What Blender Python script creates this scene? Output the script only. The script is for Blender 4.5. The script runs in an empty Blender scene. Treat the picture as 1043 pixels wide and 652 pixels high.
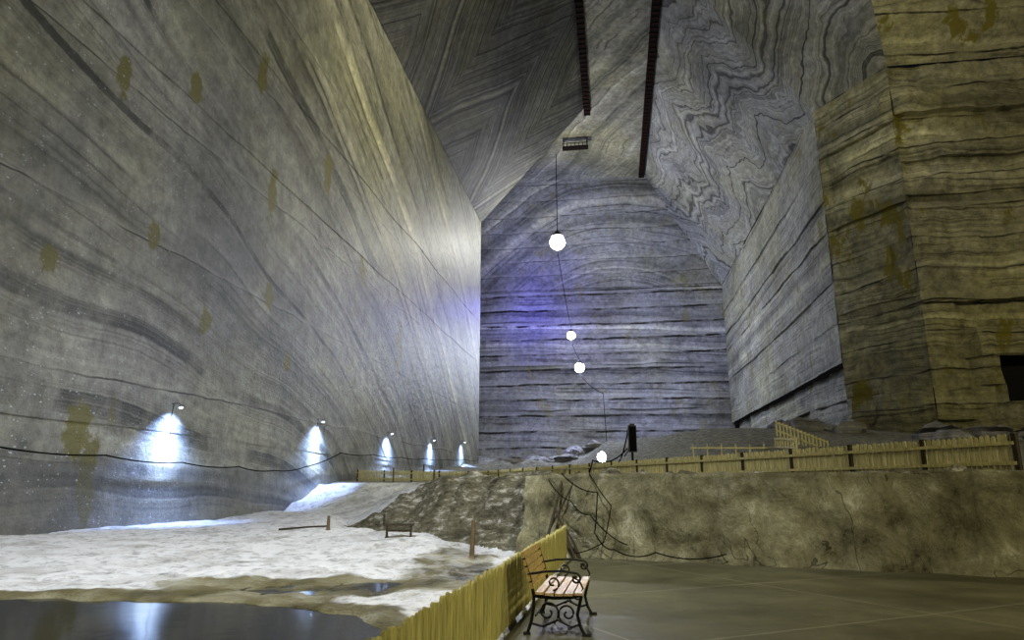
import bpy, math, random
import numpy as np
from mathutils import Vector, Matrix, noise
random.seed(7)
S=bpy.context.scene
S.view_settings.view_transform='Standard'
try: S.view_settings.look='Medium High Contrast'
except Exception: S.view_settings.look='None'
S.view_settings.exposure=-0.38
TH=math.atan(0.145); CC=math.cos(TH); SS=math.sin(TH)
def G(n,s,z): return Vector((n*CC+s*SS, -n*SS+s*CC, z))

# ---------------------------------------------------------------- node helpers
class NT:
    def __init__(self,name):
        self.m=bpy.data.materials.new(name); self.m.use_nodes=True
        self.t=self.m.node_tree; self.t.nodes.clear()
        self.out=self.t.nodes.new('ShaderNodeOutputMaterial')
        self.b=self.t.nodes.new('ShaderNodeBsdfPrincipled')
        self.t.links.new(self.b.outputs[0],self.out.inputs[0])
        self.co=self.t.nodes.new('ShaderNodeTexCoord').outputs['Object']
    def put(self,sock,v):
        if isinstance(v,bpy.types.NodeSocket): self.t.links.new(v,sock)
        elif v is not None:
            if isinstance(v,tuple) and len(v)==3 and sock.type=='RGBA': v=(*v,1)
            sock.default_value=v
    def math(self,op,a,b=None,c=None,clamp=False):
        n=self.t.nodes.new('ShaderNodeMath'); n.operation=op; n.use_clamp=clamp
        self.put(n.inputs[0],a)
        if b is not None: self.put(n.inputs[1],b)
        if c is not None: self.put(n.inputs[2],c)
        return n.outputs[0]
    def vmath(self,op,a,b=None):
        n=self.t.nodes.new('ShaderNodeVectorMath'); n.operation=op
        self.put(n.inputs[0],a)
        if b is not None: self.put(n.inputs[1],b)
        return n.outputs['Value'] if op in('DOT_PRODUCT','LENGTH') else n.outputs[0]
    def noise(self,vec,scale,detail=4,rough=.6,dim='3D',dist=0):
        n=self.t.nodes.new('ShaderNodeTexNoise'); n.noise_dimensions=dim
        if dim=='1D': self.put(n.inputs['W'],vec)
        else: self.put(n.inputs['Vector'],vec)
        n.inputs['Scale'].default_value=scale; n.inputs['Detail'].default_value=detail
        n.inputs['Roughness'].default_value=rough; n.inputs['Distortion'].default_value=dist
        return n.outputs[0]
    def ramp(self,f,stops):
        n=self.t.nodes.new('ShaderNodeValToRGB'); self.put(n.inputs[0],f)
        e=n.color_ramp.elements
        while len(e)<len(stops): e.new(.5)
        for i,(p,c) in enumerate(stops):
            e[i].position=p; e[i].color=(c,c,c,1) if not isinstance(c,tuple) else (*c,1)
        return n.outputs[0]
    def sm(self,v,a,b):
        n=self.t.nodes.new('ShaderNodeMapRange'); n.interpolation_type='SMOOTHSTEP'
        self.put(n.inputs[0],v); n.inputs[1].default_value=a; n.inputs[2].default_value=b
        return n.outputs[0]
    def mix(self,f,a,b,mode='MIX'):
        n=self.t.nodes.new('ShaderNodeMix'); n.data_type='RGBA'; n.blend_type=mode
        self.put(n.inputs[0],f); self.put(n.inputs[6],a); self.put(n.inputs[7],b)
        return n.outputs[2]
    def sep(self,v):
        n=self.t.nodes.new('ShaderNodeSeparateXYZ'); self.put(n.inputs[0],v); return n.outputs
    def bump(self,h,strength=.5,dist=.1):
        n=self.t.nodes.new('ShaderNodeBump'); n.inputs['Strength'].default_value=strength
        n.inputs['Distance'].default_value=dist; self.put(n.inputs['Height'],h)
        self.t.links.new(n.outputs[0],self.b.inputs['Normal'])
    def fin(self,col,rough=.7,spec=.3):
        self.put(self.b.inputs['Base Color'],col); self.put(self.b.inputs['Roughness'],rough)
        self.b.inputs['Specular IOR Level'].default_value=spec
        return self.m

def strata(name,dark,mid,light,d=(0,0,1),freq=.5,warp=2.,wscale=.04,fold=0,fdir=(0,1,0),fper=10,
           groove=2.0,gdark=.5,stain=.5,stains=(),speck=0,wig=0,rough=.65,spec=.3,gw=.03,skirt=None,radial=None,
           lines=.8,band=.75,mot=.8,gwarp=.9,bstr=.7,patchy=True,sth=(.60,.645),lf=5.5):
    t=NT(name); co=t.co
    w=t.vmath('DOT_PRODUCT',co,d)
    if radial:
        cv=t.vmath('SUBTRACT',co,radial[0]); cv=t.vmath('MULTIPLY',cv,radial[1])
        w=t.math('ADD',w,t.math('MULTIPLY',t.vmath('LENGTH',cv),radial[2]))
    nz=t.math('MULTIPLY',t.math('SUBTRACT',t.noise(co,wscale,2,.5),.5),warp*2)
    w=t.math('ADD',w,nz)
    if wig:
        w=t.math('ADD',w,t.math('MULTIPLY',t.math('SUBTRACT',t.noise(co,.28,2,.5),.5),wig))
    if fold:
        fd=t.math('ADD',t.vmath('DOT_PRODUCT',co,fdir),t.math('MULTIPLY',nz,.4))
        w=t.math('ADD',w,t.math('MULTIPLY',t.math('PINGPONG',fd,fper),fold))
    w=t.math('ADD',w,t.math('MULTIPLY',t.noise(co,1.6,3,.6),.12))
    b1=t.noise(w,freq,5,.62,'1D')
    b2=t.noise(w,freq*lf,4,.75,'1D')
    patch=t.noise(co,.16,5,.68)
    colb=t.ramp(b1,[(.3,dark),(.46,mid),(.56,mid),(.7,light)])
    col=t.mix(band,mid,colb)
    lm=t.math('MULTIPLY',t.sm(patch,.38,.58),lines) if patchy else lines
    col=t.mix(lm,col,t.ramp(b2,[(.34,.22),(.47,.95),(.7,1.35)]),'MULTIPLY')
    mott=t.noise(co,1.1,10,.78)
    col=t.mix(mot,col,t.ramp(mott,[(.32,.38),(.5,1.),(.68,1.6)]),'MULTIPLY')
    cl=t.noise(co,.11,6,.68,dist=.4)
    col=t.mix(.75,col,t.ramp(cl,[(.33,.50),(.5,1.),(.68,1.45)]),'MULTIPLY')
    # yellowish clay tint in cloudy patches
    cy=t.noise(co,.07,5,.62)
    col=t.mix(t.math('MULTIPLY',t.sm(cy,.42,.62),.6),col,(1.04,1.02,.72),'MULTIPLY')
    z=t.sep(co)[2]
    h=t.math('MULTIPLY',b2,.5)
    h=t.math('ADD',h,t.math('MULTIPLY',mott,1.1))
    if groove:
        zz=t.math('ADD',z,t.math('MULTIPLY',t.noise(co,.12,4,.6),gwarp))
        fr=t.math('FRACT',t.math('DIVIDE',zz,groove))
        g=t.math('LESS_THAN',fr,gw)
        gn=t.sm(t.noise(co,.22,3,.6),.38,.6)
        g=t.math('MULTIPLY',g,t.math('ADD',.15,t.math('MULTIPLY',gn,.85)))
        col=t.mix(t.math('MULTIPLY',g,gdark),col,(.015,.014,.01))  # cut joints, with the ledges' line shadows painted in dark
        g2=t.math('MULTIPLY',t.sm(fr,gw*6,gw),t.math('GREATER_THAN',fr,gw))
        col=t.mix(t.math('MULTIPLY',g2,.25),col,light)
        h=t.math('SUBTRACT',h,t.math('MULTIPLY',g,1.0))
    if stain:
        sv=t.vmath('MULTIPLY',co,(1,1,.5))
        sn=t.sm(t.noise(sv,.30,6,.62),*sth)
        col=t.mix(t.math('MULTIPLY',sn,stain),col,(.17,.145,.014))
    if stains:
        tot=None; jn=t.noise(co,1.1,5,.65)
        for (s_,z_,rs,rz) in stains:
            v=t.vmath('SUBTRACT',co,(-20,s_,z_)); v=t.vmath('MULTIPLY',v,(0,1/(rs*1.25),1/(rz*1.3)))
            l=t.vmath('LENGTH',v); k=t.math('SUBTRACT',2.25,t.math('ADD',l,t.math('MULTIPLY',jn,2.2)))
            tot=k if tot is None else t.math('MAXIMUM',tot,k)
        col=t.mix(t.math('MULTIPLY',t.sm(tot,0,.35),.85),col,(.15,.135,.012))
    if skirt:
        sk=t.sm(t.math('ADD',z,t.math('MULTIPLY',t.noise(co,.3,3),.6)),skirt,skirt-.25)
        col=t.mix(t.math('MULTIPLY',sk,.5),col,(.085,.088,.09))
    if speck:
        v=t.t.nodes.new('ShaderNodeTexVoronoi'); v.inputs['Scale'].default_value=6.5
        t.put(v.inputs['Vector'],t.vmath('MULTIPLY',co,(1,.6,1)))
        dd=t.math('LESS_THAN',v.outputs['Distance'],t.math('MULTIPLY',t.math('POWER',t.noise(co,3.1,3),2),.58))
        sy=t.sep(co)[1]
        mk=t.sm(t.math('ADD',sy,t.math('MULTIPLY',t.noise(co,.15,3),24)),56,24)
        pk=t.math('GREATER_THAN',t.noise(co,.7,5,.75),.50)
        col=t.mix(t.math('MULTIPLY',t.math('MULTIPLY',dd,t.math('MULTIPLY',mk,pk)),speck),col,(.60,.64,.70))
    t.bump(h,bstr,.3)
    return t.fin(col,rough,spec)

def simple(name,col,rough=.6,var=.3,scale=6,metal=0,stretch=(1,1,1),bump=.2,spec=.3,bd=.01):
    t=NT(name); v=t.vmath('MULTIPLY',t.co,stretch)
    n=t.noise(v,scale,5,.65)
    c=t.mix(1,col,t.ramp(n,[(.3,1-var),(.7,1+var)]),'MULTIPLY')
    t.bump(n,bump,bd); t.b.inputs['Metallic'].default_value=metal
    return t.fin(c,rough,spec)
def emis(name,col,st):
    m=bpy.data.materials.new(name); m.use_nodes=True
    b=m.node_tree.nodes['Principled BSDF']
    b.inputs['Base Color'].default_value=(.9,.9,.9,1)
    b.inputs['Emission Color'].default_value=(*col,1); b.inputs['Emission Strength'].default_value=st
    return m

# ---------------------------------------------------------------- mesh builder
class MB:
    def __init__(s): s.v=[];s.f=[];s.mi=[];s.mats=[]
    def mat(s,m):
        if m not in s.mats: s.mats.append(m)
        return s.mats.index(m)
    def add(s,vs,fs,m):
        o=len(s.v); s.v+= [Vector(v) for v in vs]; k=s.mat(m)
        for f in fs: s.f.append([i+o for i in f]); s.mi.append(k)
    def box(s,c,size,m,M=None,taper=1):
        hx,hy,hz=[q/2 for q in size]; vs=[]
        for z in(-1,1):
            for (x,y) in((-1,-1),(1,-1),(1,1),(-1,1)):
                k=taper if z>0 else 1
                v=Vector((x*hx*k,y*hy*k,z*hz)); 
                if M is not None: v=M@v
                vs.append(v+Vector(c))
        s.add(vs,[(3,2,1,0),(4,5,6,7),(0,1,5,4),(1,2,6,5),(2,3,7,6),(3,0,4,7)],m)
    def tube(s,pts,r,m,seg=8,rs=None):
        pts=[Vector(p) for p in pts]; vs=[];fs=[]
        for i,p in enumerate(pts):
            t=(pts[min(i+1,len(pts)-1)]-pts[max(i-1,0)]).normalized()
            a=Vector((0,0,1)) if abs(t.z)<.9 else Vector((1,0,0))
            u=t.cross(a).normalized(); w=t.cross(u).normalized(); rr=rs[i] if rs else r
            for k in range(seg):
                an=2*math.pi*k/seg; vs.append(p+u*math.cos(an)*rr+w*math.sin(an)*rr)
        for i in range(len(pts)-1):
            for k in range(seg):
                k2=(k+1)%seg; fs.append((i*seg+k,i*seg+k2,(i+1)*seg+k2,(i+1)*seg+k))
        fs.append(tuple(range(seg))[::-1]); fs.append(tuple((len(pts)-1)*seg+k for k in range(seg)))
        s.add(vs,fs,m)
    def sphere(s,c,r,m,nu=16,nv=10,sc=(1,1,1)):
        vs=[];fs=[]
        for j in range(nv+1):
            ph=math.pi*j/nv
            for i in range(nu):
                a=2*math.pi*i/nu
                vs.append(Vector(c)+Vector((math.sin(ph)*math.cos(a)*r*sc[0],math.sin(ph)*math.sin(a)*r*sc[1],math.cos(ph)*r*sc[2])))
        for j in range(nv):
            for i in range(nu):
                fs.append((j*nu+i,(j+1)*nu+i,(j+1)*nu+(i+1)%nu,j*nu+(i+1)%nu))
        s.add(vs,fs,m)
    def obj(s,name,smooth=False,rot=0,loc=(0,0,0)):
        me=bpy.data.meshes.new(name); me.from_pydata([tuple(v) for v in s.v],[],s.f)
        for m in s.mats: me.materials.append(m)
        me.polygons.foreach_set('material_index',s.mi)
        if smooth: me.polygons.foreach_set('use_smooth',[True]*len(me.polygons))
        me.update(); o=bpy.data.objects.new(name,me); S.collection.objects.link(o)
        o.rotation_euler=(0,0,rot); o.location=loc
        return o
def fb(x,y,z=0,sc=1,o=4):
    return noise.fractal(Vector((x*sc,y*sc,z*sc)),1.0,2.0,o)
ss=lambda x:0 if x<0 else (1 if x>1 else x*x*(3-2*x))

# ---------------------------------------------------------------- materials
STN=[(23.6,3.7,.55,.85),(24.4,2.2,.4,1.1),(24.6,1.0,.3,.9),(21.1,9.7,.4,.4),(31,9.8,.4,.6),(34,25.7,.4,1.1),(23.3,18.7,.35,.7),
     (37,12.6,.4,.7),(62.6,14.6,.8,2.2),(26.4,12.7,.35,.5),(40,9.2,.35,.5),(36.5,19,.4,1.2),(44,24,.5,1.2),(52,19,.5,.9),(28,21,.4,.6)]
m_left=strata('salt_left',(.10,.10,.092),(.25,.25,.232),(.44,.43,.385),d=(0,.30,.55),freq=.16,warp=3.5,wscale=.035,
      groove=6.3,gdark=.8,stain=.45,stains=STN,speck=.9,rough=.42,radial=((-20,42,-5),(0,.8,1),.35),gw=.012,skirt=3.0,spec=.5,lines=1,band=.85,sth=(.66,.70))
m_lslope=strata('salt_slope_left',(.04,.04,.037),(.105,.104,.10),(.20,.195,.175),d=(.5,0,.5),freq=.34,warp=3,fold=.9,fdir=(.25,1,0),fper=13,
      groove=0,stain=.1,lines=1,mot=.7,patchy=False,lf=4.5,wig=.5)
m_rslope=strata('salt_slope_right',(.06,.06,.06),(.24,.24,.232),(.38,.375,.355),d=(.9,.05,-.2),freq=.26,warp=7,wscale=.045,wig=3.2,fold=.35,fdir=(0,1,.3),fper=9,
      groove=0,stain=.12,lines=1,band=.6,mot=.65,patchy=False,lf=5.2)
m_right=strata('salt_right',(.12,.12,.11),(.27,.268,.24),(.40,.39,.34),d=(0,.02,1),freq=.5,warp=1.6,groove=2.1,gdark=.75,stain=.6)
m_cross=strata('salt_cross',(.10,.096,.066),(.27,.257,.18),(.42,.40,.29),d=(.03,0,1),freq=.42,warp=1.2,groove=3.2,gdark=.9,stain=.85,wig=1.2,gw=.05,gwarp=1.6,mot=.9,sth=(.59,.64))
m_far=strata('salt_far',(.07,.07,.09),(.20,.20,.235),(.42,.42,.44),d=(.04,0,1),freq=.22,warp=1.3,groove=3.3,gdark=.98,stain=.35,gw=.13,gwarp=1.0,band=1)
m_farslope=strata('salt_far_slope',(.07,.07,.075),(.19,.19,.20),(.36,.35,.33),freq=.3,d=(0,0,.25),warp=2,radial=((2,140,25),(1,.2,1),.9),groove=2.6,gdark=.6,stain=.3,gw=.06)
m_ceil=strata('salt_ceiling',(.08,.08,.07),(.22,.215,.18),(.34,.33,.28),d=(.9,.5,0),freq=.3,warp=4,wig=1.5,groove=0,stain=.15)
m_dark=simple('niche_shade',(.012,.011,.01),.9)
wood_y=simple('wood_yellow_paint',(.42,.385,.15),.55,.4,5,stretch=(3,3,.5))
wood_t=simple('wood_terrace_fence',(.50,.45,.23),.6,.35,5,stretch=(3,3,.5))
wood_d=simple('wood_post_dark',(.045,.035,.022),.7)
wood_r=simple('wood_red_brown',(.013,.009,.008),.8,spec=.05)
wood_rr=simple('wood_red_edge',(.028,.014,.011),.8,spec=.05)
wood_b=simple('wood_bench_slat',(.46,.33,.17),.45,.35,7,stretch=(6,.6,6))
wood_bb=simple('wood_bench_back',(.38,.27,.11),.45,.35,7,stretch=(6,.6,6))
wood_g=simple('wood_grey',(.13,.10,.06),.8)
iron=simple('iron_black',(.012,.012,.012),.4,.2,20)
cablem=simple('cable_black',(.008,.008,.008),.95,spec=0)
metal=simple('lamp_housing',(.08,.08,.085),.4,.1,20,metal=.6)
e_white=emis('lamp_glass_white',(.93,.97,1),130)
e_blue=emis('lamp_glass_cool',(.45,.62,1),40)

# ---------------------------------------------------------------- shell walls (gallery frame: x=n, y=s)
def rowset(z0,z1,course,jit):
    zs=[];z=z0
    while z<z1-.3*course:
        z2=min(z1,z+course*random.uniform(1-jit,1+jit)); 
        if z1-z2<.4*course: z2=z1
        zs.append((z,z2)); z=z2
    return zs
def ledged(mb,p0,p1,z0,z1,mat,nrm,course=2.1,step=.15,cs=2.,rough=.12,off=None,skip=None,ends=(0,0)):
    p0=Vector(p0);p1=Vector(p1);L=(p1-p0).length;nc=max(2,int(L/cs)); nrm=Vector(nrm).normalized()
    rows=[]
    for (a,b) in rowset(z0,z1,course,.35):
        o=random.uniform(-step,step)
        for z,fl in((a,0),(.5*(a+b),0),(b,1)):
            r=[]
            for i in range(nc+1):
                q=p0.lerp(p1,i/nc)
                blk=random.Random(int(q.x/9+q.y/9)*31+int(a*10)).uniform(-step,step) if step>.1 else 0
                oo=o+.5*blk+rough*fb(q.x,q.y,z,.35,3)
                if i in(0,nc): oo*=.25
                if off: oo+=off(q,(a+b)/2)
                zj=z+.3*fb(q.x+50,q.y,(a if fl==0 and z==a else z),.12,2) if z0+.5<z<z1-.5 else z
                r.append(Vector((q.x,q.y,zj))+Vector((nrm.x,nrm.y,0))*oo)
            rows.append(r)
    vs=[v for r in rows for v in r]; fs=[]; W=nc+1
    for j in range(len(rows)-1):
        for i in range(nc):
            c=vs[j*W+i].lerp(vs[(j+1)*W+i+1],.5)
            if skip and skip(c): continue
            fs.append((j*W+i,j*W+i+1,(j+1)*W+i+1,(j+1)*W+i))
    mb.add(vs,fs,mat)
def quadgrid(mb,a,b,c,d,mat,nu,nv,amp=.2):
    a,b,c,d=map(Vector,(a,b,c,d)); nr=(b-a).cross(d-a).normalized(); vs=[];fs=[]
    for j in range(nv+1):
        for i in range(nu+1):
            p=a.lerp(b,i/nu).lerp(d.lerp(c,i/nu),j/nv)
            k=amp*fb(p.x,p.y,p.z,.12,4) if 0<i<nu and 0<j<nv else 0
            vs.append(p+nr*k)
    for j in range(nv):
        for i in range(nu):
            o=j*(nu+1)+i; fs.append((o,o+1,o+nu+2,o+nu+1))
    mb.add(vs,fs,mat)
ZB=43.5; ZC=62.7
w=MB()
ledged(w,(-20,-25,0),(-20,103,0),-1.5,ZB,m_left,(1,0,0),course=6.3,step=.05,cs=2,rough=.05)
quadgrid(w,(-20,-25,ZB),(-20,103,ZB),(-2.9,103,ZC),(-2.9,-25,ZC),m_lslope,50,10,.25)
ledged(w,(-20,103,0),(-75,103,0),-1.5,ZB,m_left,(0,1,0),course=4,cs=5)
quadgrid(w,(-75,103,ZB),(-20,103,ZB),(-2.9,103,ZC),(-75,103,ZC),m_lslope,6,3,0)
w.obj('wall_left',rot=-TH)

w=MB()
def recess(q,z):
    return -1.3+.5*fb(q.x,q.y,z,.25,3) if z<14.3 else 0
ledged(w,(24,145,0),(24,75,0),-1,14.3,m_right,(-1,0,0),course=3.2,step=.2,off=recess,rough=.4)
ledged(w,(24,145,0),(24,75,0),14.3,ZB,m_right,(-1,0,0),course=2.1,step=.22)
ledged(w,(24,75,0),(29,67,0),-1,ZB,m_cross,(-.848,-.53,0),course=2.6,step=.4,cs=.8,rough=.45)
def nich(c): return 34.6+fb(c.z,0,0,.5)<c.x<45 and 8.9+.8*fb(c.x,0,0,.6)<c.z<12.9+.9*fb(c.x,9,0,.4)
def bulge(q,z):
    k=0
    if q.x>32 and z<16: k=1.5*ss((q.x-32)/3)*ss((16-z)/3)+.8*fb(q.x,q.y,z,.4,3)
    return k
ledged(w,(29,67,0),(95,67,0),-1,ZB,m_cross,(0,-1,0),course=2.2,step=.5,cs=.7,rough=.6,skip=nich,off=bulge)
quadgrid(w,(24,145,ZB),(24,75,ZB),(7.9,70.4,ZC),(7.9,145,ZC),m_rslope,36,10,.5)
quadgrid(w,(24,75,ZB),(29,67,ZB),(20.07,50.9,ZC),(7.9,70.4,ZC),m_rslope,8,10,.3)
quadgrid(w,(29,67,ZB),(95,67,ZB),(95,50.9,ZC),(20.07,50.9,ZC),m_cross,30,10,.3)
w.box((40,73.5,11),(14,10,8),m_dark)  # near-black box behind the opening, niche shade painted as its colour
w.obj('wall_right',rot=-TH)

w=MB()
ledged(w,(-75,145,0),(24.5,145,0),0,ZB,m_far,(0,-1,0),course=3.3,step=.6,cs=3,rough=.4)
quadgrid(w,(-75,145,ZB),(24,145,ZB),(8,129.7,ZC),(-75,129.7,ZC),m_farslope,30,8,.5)
w.obj('wall_back',rot=-TH)
w=MB()
quadgrid(w,(-2.9,-25,ZC),(7.9,-25,ZC),(7.9,103,ZC),(-2.9,103,ZC),m_ceil,6,40,.0)
quadgrid(w,(-75,103,ZC),(7.9,103,ZC),(7.9,129.7,ZC),(-75,129.7,ZC),m_ceil,20,8,.0)
w.add([(7.9,-25,ZC),(95,-25,ZC),(95,50.9,ZC),(20.07,50.9,ZC),(7.9,70.4,ZC)],[(0,1,2,3,4)],m_ceil)
w.obj('ceiling',rot=-TH)

# ---------------------------------------------------------------- terrain
T=[(-30,43),(-13.5,42),(-9.5,37),(-7,30),(-6.2,26),(-5.3,23.8),(-3.5,21.8),(-1,19.3),(1.3,17.4),(9.4,13.7),(45,-3)]
TW=[8,8,7,5,3.2,2.8,2.8,2.4,.5,.4,.4]
def toe(x,y):
    best=1e9;bi=0;bt=0
    for i in range(len(T)-1):
        ax,ay=T[i];bx,by=T[i+1];dx=bx-ax;dy=by-ay
        t=((x-ax)*dx+(y-ay)*dy)/(dx*dx+dy*dy); t=0 if t<0 else 1 if t>1 else t
        d=math.hypot(x-ax-t*dx,y-ay-t*dy)
        if d<best:
            best=d;bi=i;bt=t; side=dx*(y-ay)-dy*(x-ax)
    return best,bi,bt,side>0
def xf(y): return -1.48+.166*y
PP=[(-40,10.9),(-7,10.9),(-4.4,10.7),(-2.9,10.1),(-2.3,9.6),(-1.5,8.4),(-1.35,6),(-1.9,2),(-3,-12),(-40,-12)]
def inpoly(x,y,P):
    r=False;j=len(P)-1
    for i in range(len(P)):
        if (P[i][1]>y)!=(P[j][1]>y) and x<(P[j][0]-P[i][0])*(y-P[i][1])/(P[j][1]-P[i][1])+P[i][0]: r=not r
        j=i
    return r
def dpoly(x,y,P):
    b=1e9
    for i in range(len(P)):
        ax,ay=P[i];bx,by=P[(i+1)%len(P)];dx=bx-ax;dy=by-ay
        t=max(0,min(1,((x-ax)*dx+(y-ay)*dy)/(dx*dx+dy*dy)))
        b=min(b,math.hypot(x-ax-t*dx,y-ay-t*dy))
    return -b if inpoly(x,y,P) else b
def terrace(x,y):
    h=1.93+.055*max(0,y-50)
    k=ss((x-8)/14)
    h+=k*.11*max(0,y-30)
    h=min(h,7.6)
    return h
def terr(x,y):
    """height, mound mask, wet mask, terrace mask"""
    d,i,t,inside=toe(x,y)
    wet=0
    if not inside:
        if x>xf(y)-.02 : return -.3,0,0,0
        dp=dpoly(x,y,PP)+.35*fb(x,y,0,.8,3)
        h=.05+.06*fb(x,y,0,.35,3)+.07*fb(x,y,3,1.8,4)
        h+=.25*ss(1-d/5)*ss(-x/3)
        h=h*ss(dp/.7+.2)-.14*ss(-dp/.6+.4)
        pd=math.hypot((x+3.2)/2.1,(y-11.9)/.9)+.4*fb(x,y,7,.9,3)
        pd2=math.hypot((x+1.2)/.9,(y-14.5)/3.6)+.4*fb(x,y,17,.9,3)
        wet=max(ss(1.6-dp*1.6) if dp>-5 else 1, ss(2.1-pd*1.2), .65*ss(1.9-pd2*1.2))
        h-=.07*ss(1.5-pd*1.1)
        return h,0,wet,0
    wd=TW[i]*(1-t)+TW[i+1]*t
    if d>wd*3+6:
        h=terrace(x,y); 
        r=ss((y-70)/40)
        return h+(.08+.9*r)*fb(x,y,0,.22,4),0,0,1
    kk=ss(d/wd*(1+.35*fb(x,y,5,.5,3)))
    mound=ss((i+t-2.6)/1.2)
    rg=mound*math.sin(math.pi*min(1,d/wd/1.2))
    tz=terrace(x,y)
    h=.08+(tz-.08)*kk+rg*(.45*fb(x,y,1,.7,4)+.2*abs(fb(x,y,4,2.2,3)))
    h+=.04*fb(x,y,0,1.2,3)
    edge=ss((d-wd*.75)/(wd*.6))
    return h,mound*(1-.75*edge),0,edge
def axis(parts):
    r=[]
    for a,b,st in parts:
        n=int(round((b-a)/st)); r+= [a+(b-a)*k/n for k in range(n)]
    r.append(parts[-1][1]); return r
X=axis([(-45,-22,2.3),(-22,-8,.35),(-8,4,.12),(4,14,.5),(14,34,2),(34,98,4)])
Y=axis([(-20,2,1.5),(2,6,.4),(6,27,.13),(27,52,.5),(52,150,2)])
vs=[];ms=[]
for y in Y:
    for x in X:
        h,a,b,c=terr(x,y); vs.append((x,y,h)); ms.append((a,b,c,1))
W=len(X); fs=[(j*W+i,j*W+i+1,(j+1)*W+i+1,(j+1)*W+i) for j in range(len(Y)-1) for i in range(W-1)]
me=bpy.data.meshes.new('salt_ground'); me.from_pydata(vs,[],fs)
ca=me.color_attributes.new('mask','FLOAT_COLOR','POINT')
ca.data.foreach_set('color',[q for m in ms for q in m])
me.polygons.foreach_set('use_smooth',[True]*len(me.polygons))
t=NT('salt_ground_mat')
an=t.t.nodes.new('ShaderNodeAttribute'); an.attribute_name='mask'
mk=t.sep(an.outputs['Color'])
n1=t.noise(t.co,3,8,.7); n2=t.noise(t.co,.6,5,.6); n3=t.noise(t.co,14,4,.6)
white=t.mix(1,(.90,.91,.94),t.ramp(n2,[(.35,(.72,.71,.69)),(.5,(1,1,1))]),'MULTIPLY')
white=t.mix(.85,white,t.ramp(n1,[(.34,.40),(.5,1.)]),'MULTIPLY')
mv=t.vmath('MULTIPLY',t.co,(1,1,3)); n4=t.noise(mv,1.6,9,.78)
brown=t.ramp(n4,[(.33,(.030,.028,.018)),(.45,(.13,.12,.08)),(.54,(.22,.205,.145)),(.62,(.60,.59,.53))])
grey=t.ramp(n4,[(.35,(.09,.09,.08)),(.6,(.38,.38,.35))])
wetc=t.ramp(n2,[(.35,(.05,.045,.02)),(.5,(.19,.17,.08)),(.65,(.44,.42,.31))])
wm=t.sm(t.math('ADD',mk[1],t.math('MULTIPLY',t.math('SUBTRACT',n1,.5),1.4)),.35,.75)
mm=t.sm(t.math('ADD',mk[0],t.math('MULTIPLY',t.math('SUBTRACT',n4,.5),1.6)),.3,.5)
col=t.mix(mk[2],white,grey); col=t.mix(mm,col,brown); col=t.mix(wm,col,wetc)
h=t.math('ADD',t.math('MULTIPLY',n1,1),t.math('MULTIPLY',n3,.6))
t.bump(h,1,.2)
me.materials.append(t.fin(col,t.math('SUBTRACT',.85,t.math('MULTIPLY',wm,.5)),.3))
o=bpy.data.objects.new('salt_ground',me); S.collection.objects.link(o)

# pool of brine
t=NT('brine'); wn=t.noise(t.co,2.2,3,.5)
t.bump(wn,.16,.02)
mw=t.fin((.010,.010,.009),.09,.3)
w=MB(); w.add([(-22,-18,-.02),(0,-18,-.02),(0,5,-.02),(-.9,9,-.02),(-1.6,13,-.02),(-17.9,13,-.02)],[(0,1,2,3,4,5)],mw)
w.obj('brine_pool')

# floor slab right
t=NT('floor_mat'); a=t.noise(t.co,.5,7,.65); b=t.noise(t.co,5,5,.6)
rv=t.vmath('DOT_PRODUCT',t.co,(.90,.42,0)); rv2=t.vmath('DOT_PRODUCT',t.co,(-.42,.9,0))
j1=t.math('LESS_THAN',t.math('FRACT',t.math('DIVIDE',t.math('ADD',rv2,t.math('MULTIPLY',a,.12)),3.2)),.012)
j2=t.math('LESS_THAN',t.math('FRACT',t.math('DIVIDE',rv,4.5)),.008)
c=t.ramp(a,[(.3,(.066,.063,.037)),(.5,(.105,.10,.06)),(.7,(.155,.148,.092))])
c=t.mix(.5,c,t.ramp(b,[(.3,.7),(.7,1.2)]),'MULTIPLY')
c=t.mix(t.math('MULTIPLY',t.math('MAXIMUM',j1,j2),.6),c,(.26,.25,.18))
t.bump(b,.25,.02)
mf=t.fin(c,t.ramp(a,[(.35,.4),(.6,.65)]),.35)
w=MB(); P=[(xf(-20)+.05,-20),(45,-20),(45,-2),(9.4,14.1),(1.3,17.9),(xf(17.2)+.05,17.2)]
n=len(P); w.add([(x,y,0) for x,y in P]+[(x,y,-.3) for x,y in P],[tuple(range(n)),tuple(range(n,2*n))[::-1]]+[(i,i+n,(i+1)%n+n,(i+1)%n) for i in range(n)],mf)
w.obj('floor')

# retaining rock wall
t=NT('retaining_rock'); v=t.vmath('MULTIPLY',t.co,(1,1,.7)); a=t.noise(v,1.3,12,.76,dist=.3); b=t.noise(t.co,.35,5,.65)
k=t.noise(t.vmath('MULTIPLY',t.co,(1,1,.35)),.7,3,.55,dist=.8)
cr=t.math('MULTIPLY',t.math('LESS_THAN',t.math('ABSOLUTE',t.math('SUBTRACT',k,.5)),.004),t.sm(b,.45,.55))
c=t.ramp(a,[(.33,(.07,.064,.039)),(.45,(.195,.182,.115)),(.56,(.28,.268,.18)),(.68,(.48,.465,.37))])
c=t.mix(.75,c,t.ramp(b,[(.38,(.60,.59,.54)),(.6,(1.2,1.2,1.15))]),'MULTIPLY')
c=t.mix(t.math('MULTIPLY',cr,.6),c,(.015,.012,.008))
fine=t.noise(t.co,7,6,.7)
t.bump(t.math('ADD',t.math('SUBTRACT',t.math('MULTIPLY',a,1),t.math('MULTIPLY',cr,.3)),t.math('MULTIPLY',fine,.3)),1,.2)
mr=t.fin(c,.75,.25)
w=MB(); RW=[(.2,18.3),(1.5,17.25),(9.4,13.4),(30,3.5)]
samp=[]
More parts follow.
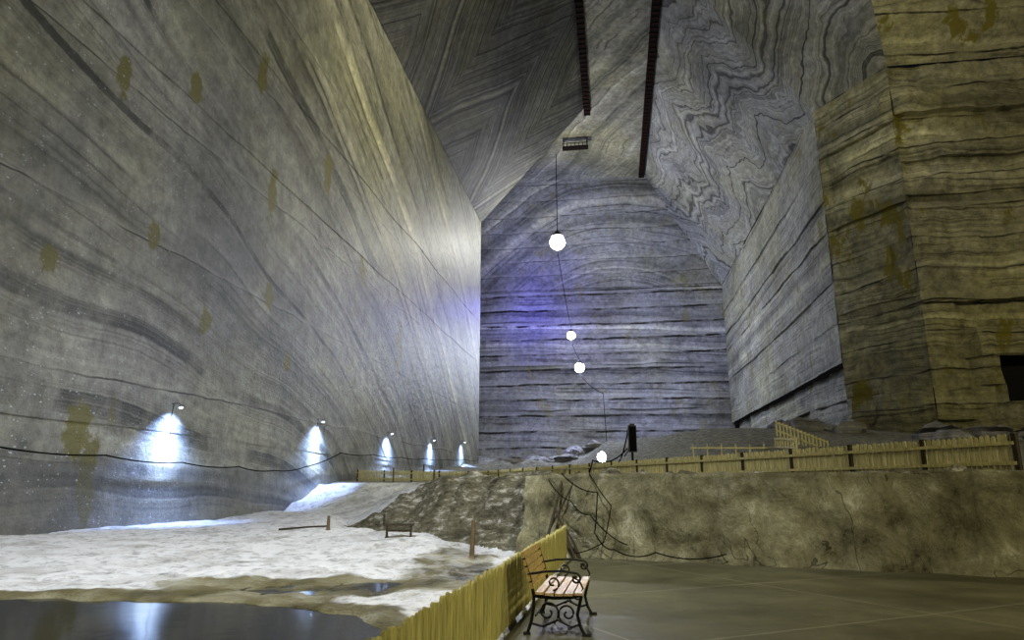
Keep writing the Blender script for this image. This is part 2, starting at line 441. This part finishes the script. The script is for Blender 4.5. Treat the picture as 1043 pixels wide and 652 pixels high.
for i in range(3):
    a=Vector(RW[i]);b=Vector(RW[i+1]);L=(b-a).length;k=int(L/.11)
    for q in range(k): samp.append(a.lerp(b,q/k))
samp.append(Vector(RW[-1]))
nv=22; vs=[]
for i,p in enumerate(samp):
    dr=(samp[min(i+1,len(samp)-1)]-samp[max(0,i-1)]).normalized(); nr=Vector((dr.y,-dr.x))
    if nr.y>0: nr=-nr
    top=1.92+.06*fb(p.x,p.y,0,.8)
    for j in range(nv+6):
        f=min(1,j/nv); z=-.15+(top+.15)*f
        back=-(.25*f)+(.18*math.exp(-z*3))
        rid=abs(fb(p.x*1.0,p.y,z*.8,.55,3))
        o=.20*fb(p.x,p.y,z*1.2,.7,5)-.22*rid+.10*fb(p.x+9,p.y,z,2.6,5)
        q=p+nr*(back+o*(1 if f<1 else .6))
        if j>nv: q=q-nr*(.22*(j-nv)); z=top+.03*fb(q.x,q.y,1,1.5)-(.06*(j-nv-3) if j-nv>3 else 0)
        vs.append((q.x,q.y,z))
W=nv+6
fs=[(i*W+j,(i+1)*W+j,(i+1)*W+j+1,i*W+j+1) for i in range(len(samp)-1) for j in range(W-1)]
w.add(vs,fs,mr); w.obj('retaining_wall',smooth=True)

# ---------------------------------------------------------------- fences
def fence(name,pts,h,sw,gap,wood,zf,post=2.1,side=1,posth=.06,pw=.09,railm=None,poff=0,pm=None):
    w=MB(); 
    for k in range(len(pts)-1):
        a=Vector(pts[k]);b=Vector(pts[k+1]);L=(b-a).length;d=(b-a)/L;nr=Vector((-d.y,d.x))*side
        ang=math.atan2(d.y,d.x); M=Matrix.Rotation(ang,3,'Z')
        n=int(L/(sw+gap))
        for i in range(n):
            p=a+d*((i+.5)*L/n); z=zf(p.x,p.y); hh=h*random.uniform(.965,1.02)
            Mx=M@Matrix.Rotation(random.uniform(-.015,.015),3,'Y')
            wd=sw/2;th=.011; c=Vector((p.x,p.y,z+.04)); pr=[(-wd,0),(wd,0),(wd,hh-.05),(wd*.55,hh-.012),(0,hh),(-wd*.55,hh-.012),(-wd,hh-.05)]
            yo=random.uniform(-.006,.006)
            v=[c+Mx@Vector((x,-th+yo,zz)) for x,zz in pr]+[c+Mx@Vector((x,th+yo,zz)) for x,zz in pr]
            m=7; w.add(v,[tuple(range(m)),tuple(range(m,2*m))[::-1]]+[(q,q+m,(q+1)%m+m,(q+1)%m) for q in range(m)],wood)
        npst=max(1,int(round(L/post)))
        for i in range(npst+1):
            p=a+d*(i*L/npst); z=zf(p.x,p.y); q=p+nr*poff
            w.box((q.x,q.y,z+(h+posth)/2-.02),(pw,.1,h+posth+.04),pm or wood_d,M)
            if i<npst:
                p2=a+d*((i+1)*L/npst); z2=zf(p2.x,p2.y)
                for f in(.25,.8):
                    A=Vector((p.x,p.y,z+h*f));B=Vector((p2.x,p2.y,z2+h*f)); m_=(A+B)/2+Vector((nr.x,nr.y,0))*.04
                    D=B-A; R=D.to_track_quat('X','Z').to_matrix()
                    w.box(m_,(D.length,.04,.07),railm or wood,R)
    return w.obj(name)
fence('picket_fence',[(xf(2),2),(xf(16.3),16.3)],.74,.078,.016,wood_y,lambda x,y:0,post=2.4,side=1,posth=-.06,poff=.10,pm=wood_y)
def tz(x,y): return max(1.86,terrace(x,y)-.02) if y<49 else terrace(x,y)
fence('picket_fence',[(10.4,14.4),(5,28),(-3,50)],.74,.09,.035,wood_t,tz,post=2.1,side=1,posth=.05)
fence('picket_fence',[(-3.1,50.1),(-11.6,53)],.78,.09,.035,wood_t,tz,post=2.1,posth=.05)
fence('picket_fence',[(10.6,13.9),(17,10.4)],.74,.09,.035,wood_t,lambda x,y:1.9,post=2.1,posth=.05)
w=MB()
def ramp(a,b,n):
    for i in range(n+1):
        p=a.lerp(b,i/n); w.box((p.x,p.y,p.z+.5),(.12,.06,1.2),wood_t)
    for z in(.35,.95): w.tube([a+Vector((0,0,z)),b+Vector((0,0,z))],.08,wood_t,6)
ramp(Vector((24,53,4.0)),Vector((20.6,54,5.6)),14)
ramp(Vector((20.4,54,4.3)),Vector((20.4,50,4.0)),8)
for i in range(8): 
    p=Vector((14+i*1.1,54,4.2)); w.box((p.x,p.y,p.z),(.1,.06,1.4),wood_t)
w.box((17.8,54,4.6),(8,.08,.12),wood_t)
w.obj('ramp_railing')

# ---------------------------------------------------------------- park bench
w=MB(); L=1.5
def bar(pts,r=.013,y=0): w.tube([(p[0],y,p[1]) for p in pts],r,iron,8)
def arc(cx,cz,r0,r1,a0,a1,n=16): return [(cx+(r0+(r1-r0)*i/n)*math.cos(math.radians(a0+(a1-a0)*i/n)),cz+(r0+(r1-r0)*i/n)*math.sin(math.radians(a0+(a1-a0)*i/n))) for i in range(n+1)]
for y in(-L/2+.06,L/2-.06):
    bar([(-.10,0),(-.05,.14),(-.02,.30),(-.02,.42),(-.07,.62),(-.15,.86)],.018,y)
    bar([(.56,0),(.50,.10),(.47,.22),(.50,.34),(.52,.42)],.018,y)
    bar([(-.02,.41),(.2,.39),(.4,.40),(.53,.43)],.018,y)
    bar([(-.08,.64),(.1,.67),(.3,.68),(.46,.66)]+arc(.46,.60,.06,.015,90,-330),.013,y)
    bar([(.50,.43),(.54,.50),(.50,.58),(.42,.62)],.011,y)
    bar(arc(.14,.24,.13,.03,-60,400,26),.011,y); bar(arc(.36,.23,.11,.02,240,-240,26),.011,y)
    bar([(-.06,.12),(.08,.09),(.25,.16),(.40,.09),(.50,.12)],.012,y)
    bar(arc(.20,.55,.08,.02,-90,300,20),.010,y)
    bar([(-.14,0.01),(-.06,.01)],.02,y); bar([(.52,.01),(.62,.01)],.02,y)
for i,x in enumerate((.05,.16,.27,.38,.49)):
    w.box((x,0,.445-.012*math.sin(math.pi*i/4)),(.088,L,.028),wood_b)
for i in range(5):
    z=.52+i*.082; x=-.045-.30*(z-.46)
    M=Matrix.Rotation(-.28,3,'Y'); w.box((x+.02,0,z),(.024,L,.066),wood_bb,M)
w.tube([(.0,-L/2+.06,.2),(.0,L/2-.06,.2)],.01,iron); 
b=w.obj('park_bench',rot=-math.atan(.166),loc=(.38,9.0,.0))

# ---------------------------------------------------------------- small props
def gz(x,y): return terr(x,y)[0]
def post(x,y,h,r=.05,lean=(0,0)):
    w=MB(); z=gz(x,y); w.tube([(x,y,z-.1),(x+lean[0]*.5,y+lean[1]*.5,z+h*.5),(x+lean[0],y+lean[1],z+h)],r,wood_g,8,[r,r*.9,r*.8])
    w.box((x,y,z+.02),(r*3,r*3,.08),wood_g,None,.5); w.obj('wooden_stake')
post(-.88,15.8,.80,.055,(.03,0)); post(-6.0,23.4,.45,.06); post(-5.3,48,.9,.08); post(-6.9,55,1.2,.08); post(-8,47.5,1.,.07)
w=MB(); x0,y0=-3.15,20.0; z0=gz(x0,y0)+.0
w.box((0,0,.36),(.85,.24,.05),wood_d)
for sx in(-.33,.33):
    w.box((sx,0,.18),(.06,.2,.34),wood_d,None,.8); w.box((sx,0,.02),(.08,.3,.05),wood_d)
w.box((0,0,.2),(.6,.04,.05),wood_d); w.box((-.42,0,.50),(.05,.22,.30),wood_d)
w.obj('trestle_bench',rot=.1,loc=(x0,y0,z0))
w=MB(); w.tube([(-8.0,24.6,gz(-8,24.6)+.03),(-7,24.5,gz(-7,24.5)+.03),(-6.3,24.6,gz(-6.3,24.6)+.03)],.03,wood_d); w.obj('fallen_plank')
w=MB()
for a,b,r in [((.7,17.0,0),(1.35,18.0,2.05),.035),((1.45,16.7,0),(1.05,17.3,1.1),.03),((.9,17.4,.6),(1.7,17.8,2.0),.025),((1.6,16.9,0),(1.25,17.2,.7),.03)]:
    w.tube([a,((a[0]+b[0])/2+.02,(a[1]+b[1])/2,(a[2]+b[2])/2+.02),b],r,wood_d)
w.obj('leaning_poles')
def cable(name,pts,r,sag=0,mat=cablem,n=10):
    out=[]
    for i in range(len(pts)-1):
        a=Vector(pts[i]);b=Vector(pts[i+1])
        for k in range(n):
            f=k/n; p=a.lerp(b,f); p.z-=sag*4*f*(1-f); out.append(p)
    out.append(Vector(pts[-1])); w=MB(); w.tube(out,r,mat,6); return w.obj(name,smooth=True)
cable('loose_cable',[(1.2,17.2,1.95),(2.0,16.6,1.5),(1.9,16.5,.6),(2.3,16.3,.25),(3.2,16.1,.2),(4.6,15.5,.22)],.014,.12)
cable('loose_cable',[(1.9,17.4,1.97),(2.3,16.5,1.2),(2.1,16.45,.4),(1.4,16.9,.1)],.012,.05)
cable('loose_cable',[(.9,17.5,1.8),(1.4,16.9,1.3),(1.8,16.5,1.0),(2.6,16.2,.35)],.012,.1)
w=MB(); x,y=5.25,30.5; z=terrace(x,y)
w.tube([(x,y,z-.1),(x,y,z+2.3)],.05,iron); w.box((x,y-.12,z+1.75),(.34,.24,1.15),iron); w.box((x,y-.25,z+1.75),(.28,.03,1.05),cablem)
w.box((x,y-.12,z+2.36),(.2,.2,.08),iron); w.tube([(x-.35,y,z+1.0),(x,y,z+1.5)],.025,iron); w.box((x,y,z+.03),(.5,.5,.1),metal)
w.obj('loudspeaker_mast')
cable('loose_cable',[(5.15,30.8,4.1),(4.6,30.9,2.6),(4.2,31,2.0)],.03,.3)
cable('loose_cable',[(5.1,30.8,3.3),(3.6,31.3,2.8),(3.3,33,2.0)],.03,.3)
cp=[(-19.8,s,z) for s,z in [(-5,3.0),(4,2.85),(12,2.95),(19.5,2.95),(25,2.85),(30,2.75),(35,2.7),(39,2.6),(43,2.9),(49,4.1),(56,4.3),(64,4.4),(72,4.6),(82,4.9),(92,5.3),(102,5.6)]]
cable('wall_cable',[G(*p) for p in cp],.03,.12)
def light(name,p,wt,col,rad=.2,parent=None):
    l=bpy.data.lights.new(name,'POINT'); l.energy=wt; l.color=col; l.shadow_soft_size=rad
    o=bpy.data.objects.new(name,l); o.location=p; S.collection.objects.link(o)
    if parent: o.parent=parent
    return o
def spot(name,p,aim,wt,col,ang,blend=1,rad=.4,parent=None):
    l=bpy.data.lights.new(name,'SPOT'); l.energy=wt; l.color=col; l.shadow_soft_size=rad; l.spot_size=math.radians(ang); l.spot_blend=blend
    o=bpy.data.objects.new(name,l); o.location=p; S.collection.objects.link(o)
    o.rotation_euler=(Vector(aim)-Vector(p)).to_track_quat('-Z','Y').to_euler()
    if parent: o.parent=parent
    return o
def pendant(name,g,r,topz,watts,col,cr=.06):
    p=G(*g); w=MB()
    w.sphere(p,r,e_white,20,12); w.tube([p+Vector((0,0,r*.8)),p+Vector((0,0,r*1.25)),p+Vector((0,0,r*1.7))],r,metal,14,[r*.85,r*.55,r*.15])
    if topz: w.tube([p+Vector((0,0,r*1.6)),Vector((p.x,p.y,topz))],cr,cablem,6)
    o=w.obj(name)
    light('lamp_light',p+Vector((0,-r-.3,-.2)),watts,col,.25,o)
    return o
cool=(.86,.92,1)
o=pendant('pendant_lamp',(-8.4,113,43.1),1.3,59.9,11000,(1,.96,.84))
spot('lamp_light',G(-8.4,115,43.1),G(-3,145,40),16000,(.9,.93,1),120,1,.3,o)
spot('lamp_light',G(-8.4,113,45.2),G(-4,116,62),9000,(1,.95,.75),110,1,.3,o)
pendant('pendant_lamp',(-7.3,130,30.2),.75,None,12000,(.68,.76,1))
pendant('pendant_lamp',(-5.6,125,23),.85,None,16000,(.68,.76,1))
cable('festoon_cable',[G(-8.4,113,41.5),G(-7.3,129.6,31.7)],.05,.6)
cable('festoon_cable',[G(-7.3,129.8,29.2),G(-5.6,125,24.6)],.05,.4)
cable('festoon_cable',[G(-5.6,124.6,21.9),G(-1.3,112,16.5),G(-.9,108,8),G(-1.4,100,5.2)],.05,.6)
w=MB(); y=40; x=.1281*y; z=terrace(x,y)
w.tube([(x,y,z-.1),(x,y,z+1.25)],.05,iron); w.sphere((x,y,3.3),.25,e_white,16,10); w.tube([(x,y,3.5),(x,y,3.65)],.2,metal,12,[.24,.06])
o=w.obj('terrace_lamp'); light('lamp_light',Vector((x,y-.5,3.5)),2400,cool,.15,o)
# wall floodlights on short arms, thrown down the salt face
for (yy,zz) in [(31.6,3.9),(47.3,4.7),(62.2,5.0),(77,5.4),(92.8,6.2)]:
    xx=-20.2+.145*yy; s=xx*SS+yy*CC
    w=MB(); M=Matrix.Rotation(-TH,3,'Z')
    w.tube([G(-20.05,s,zz+1.45),G(-19.7,s,zz+1.48),G(-19.5,s,zz+1.38)],.018,metal,6)
    R=M@Matrix.Rotation(-.5,3,'Y')
    w.box(G(-19.5,s,zz+1.32),(.14,.20,.07),metal,R); w.box(G(-19.52,s,zz+1.28),(.11,.17,.025),e_blue,R)
    w.tube([G(-19.9,s,zz+1.45),G(-19.95,s,zz+.9),G(-19.9,s,zz-.9)],.015,cablem,6)
    o=w.obj('wall_floodlight')
    spot('flood_spot',G(-19.2,s,zz+1.15),G(-20,s,zz-.15),6000,(.52,.66,1),60,1,.10,o)
    spot('flood_spot',G(-19.2,s,zz+1.15),G(-20.1,s,zz-1.2),4200,(.32,.48,1),120,1,.12,o)
def catwalk(n,s0,s1):
    w=MB()
    w.box((n,(s0+s1)/2,ZC-.60),(.9,s1-s0,.30),wood_r)
    for dn in(-.46,.46): w.box((n+dn,(s0+s1)/2,ZC-.45),(.12,s1-s0,.7),wood_r)
    s=s0
    while s<s1:
        w.box((n,s,ZC-.80),(1.1,.35,.12),wood_rr); s+=1.1
    for s in np.arange(s0+2,s1,6): w.box((n,float(s),ZC-.15),(.2,.2,.4),wood_r)
    w.obj('ceiling_catwalk',rot=-TH)
catwalk(-2.4,30,104); catwalk(7.4,30,129)
w=MB()
w.box((-4.9,113,60.9),(4.6,1.4,.18),wood_r)
for i in range(7): w.box((-7+i*.7,112.4,61.3),(.1,.1,.8),wood_r)
w.box((-4.9,112.4,61.6),(4.6,.08,.1),wood_r)
for n_ in(-7,-2.8): w.box((n_,113,61.8),(.16,.16,1.8),wood_r)
w.obj('inspection_platform',rot=-TH)
w=MB()
for k in range(110):
    n_=random.uniform(-18,23);s_=random.uniform(108,142) if k%2 else random.uniform(60,135)
    if k%2==0: n_=random.uniform(16,23) if s_>78 else random.uniform(17,50); s_=min(s_,64) if n_>24 else s_
    p=G(n_,s_,0); z=terrace(p.x,p.y); r=random.uniform(.5,1.5)
    vs=[];nu,nv2=9,6;fs=[]
    for j in range(nv2+1):
        for i in range(nu):
            a=2*math.pi*i/nu;ph=math.pi*j/nv2; q=Vector((math.sin(ph)*math.cos(a)*1.3,math.sin(ph)*math.sin(a),math.cos(ph)*.7))
            q*=r*(1+.5*fb(q.x+k,q.y,q.z,1.2,3)); vs.append(q+Vector((p.x,p.y,z+r*.2)))
    for j in range(nv2):
        for i in range(nu): fs.append((j*nu+i,(j+1)*nu+i,(j+1)*nu+(i+1)%nu,j*nu+(i+1)%nu))
    w.add(vs,fs,m_far)
w.obj('rubble_heap')

# ---------------------------------------------------------------- lights out of frame
spot('hall_lamp',G(7,38,58),G(-20,66,22),68000,(1,.94,.58),80,1,.6)
spot('hall_lamp',G(4,10,40),G(-20,34,14),18000,(.90,.94,1),90,1,.6)
spot('hall_lamp',G(-4,4,20),G(-9,18,0),30000,(.93,.96,1),80,1,.5)
spot('hall_lamp',G(14,-6,14),G(6,18,0),13500,(1,.93,.64),95,1,.5)
light('hall_lamp',G(2,-6,14),3000,(1,.93,.66),.5)
light('hall_lamp',G(42,24,26),26000,(1,.91,.56),.6)
spot('hall_lamp',G(0,25,58),G(22,95,38),42000,(.98,.99,1),64,1,.6)
light('blue_tint_light',G(-15,137,38),5200,(.08,.06,1),.4)  # unseen blue point light, added to tint the far wall
wd=bpy.data.worlds.new('cave_fill'); S.world=wd; wd.use_nodes=True  # faint even glow, added as soft fill through the open shell
wd.node_tree.nodes['Background'].inputs[0].default_value=(.5,.5,.55,1); wd.node_tree.nodes['Background'].inputs[1].default_value=.015

cam=bpy.data.cameras.new('camera'); co=bpy.data.objects.new('camera',cam); S.collection.objects.link(co)
cam.sensor_width=36; cam.lens=700/1043*36; cam.clip_end=500
co.location=(0,0,1.6); co.rotation_euler=(math.pi/2+math.atan(171/700),0,0)
S.camera=co
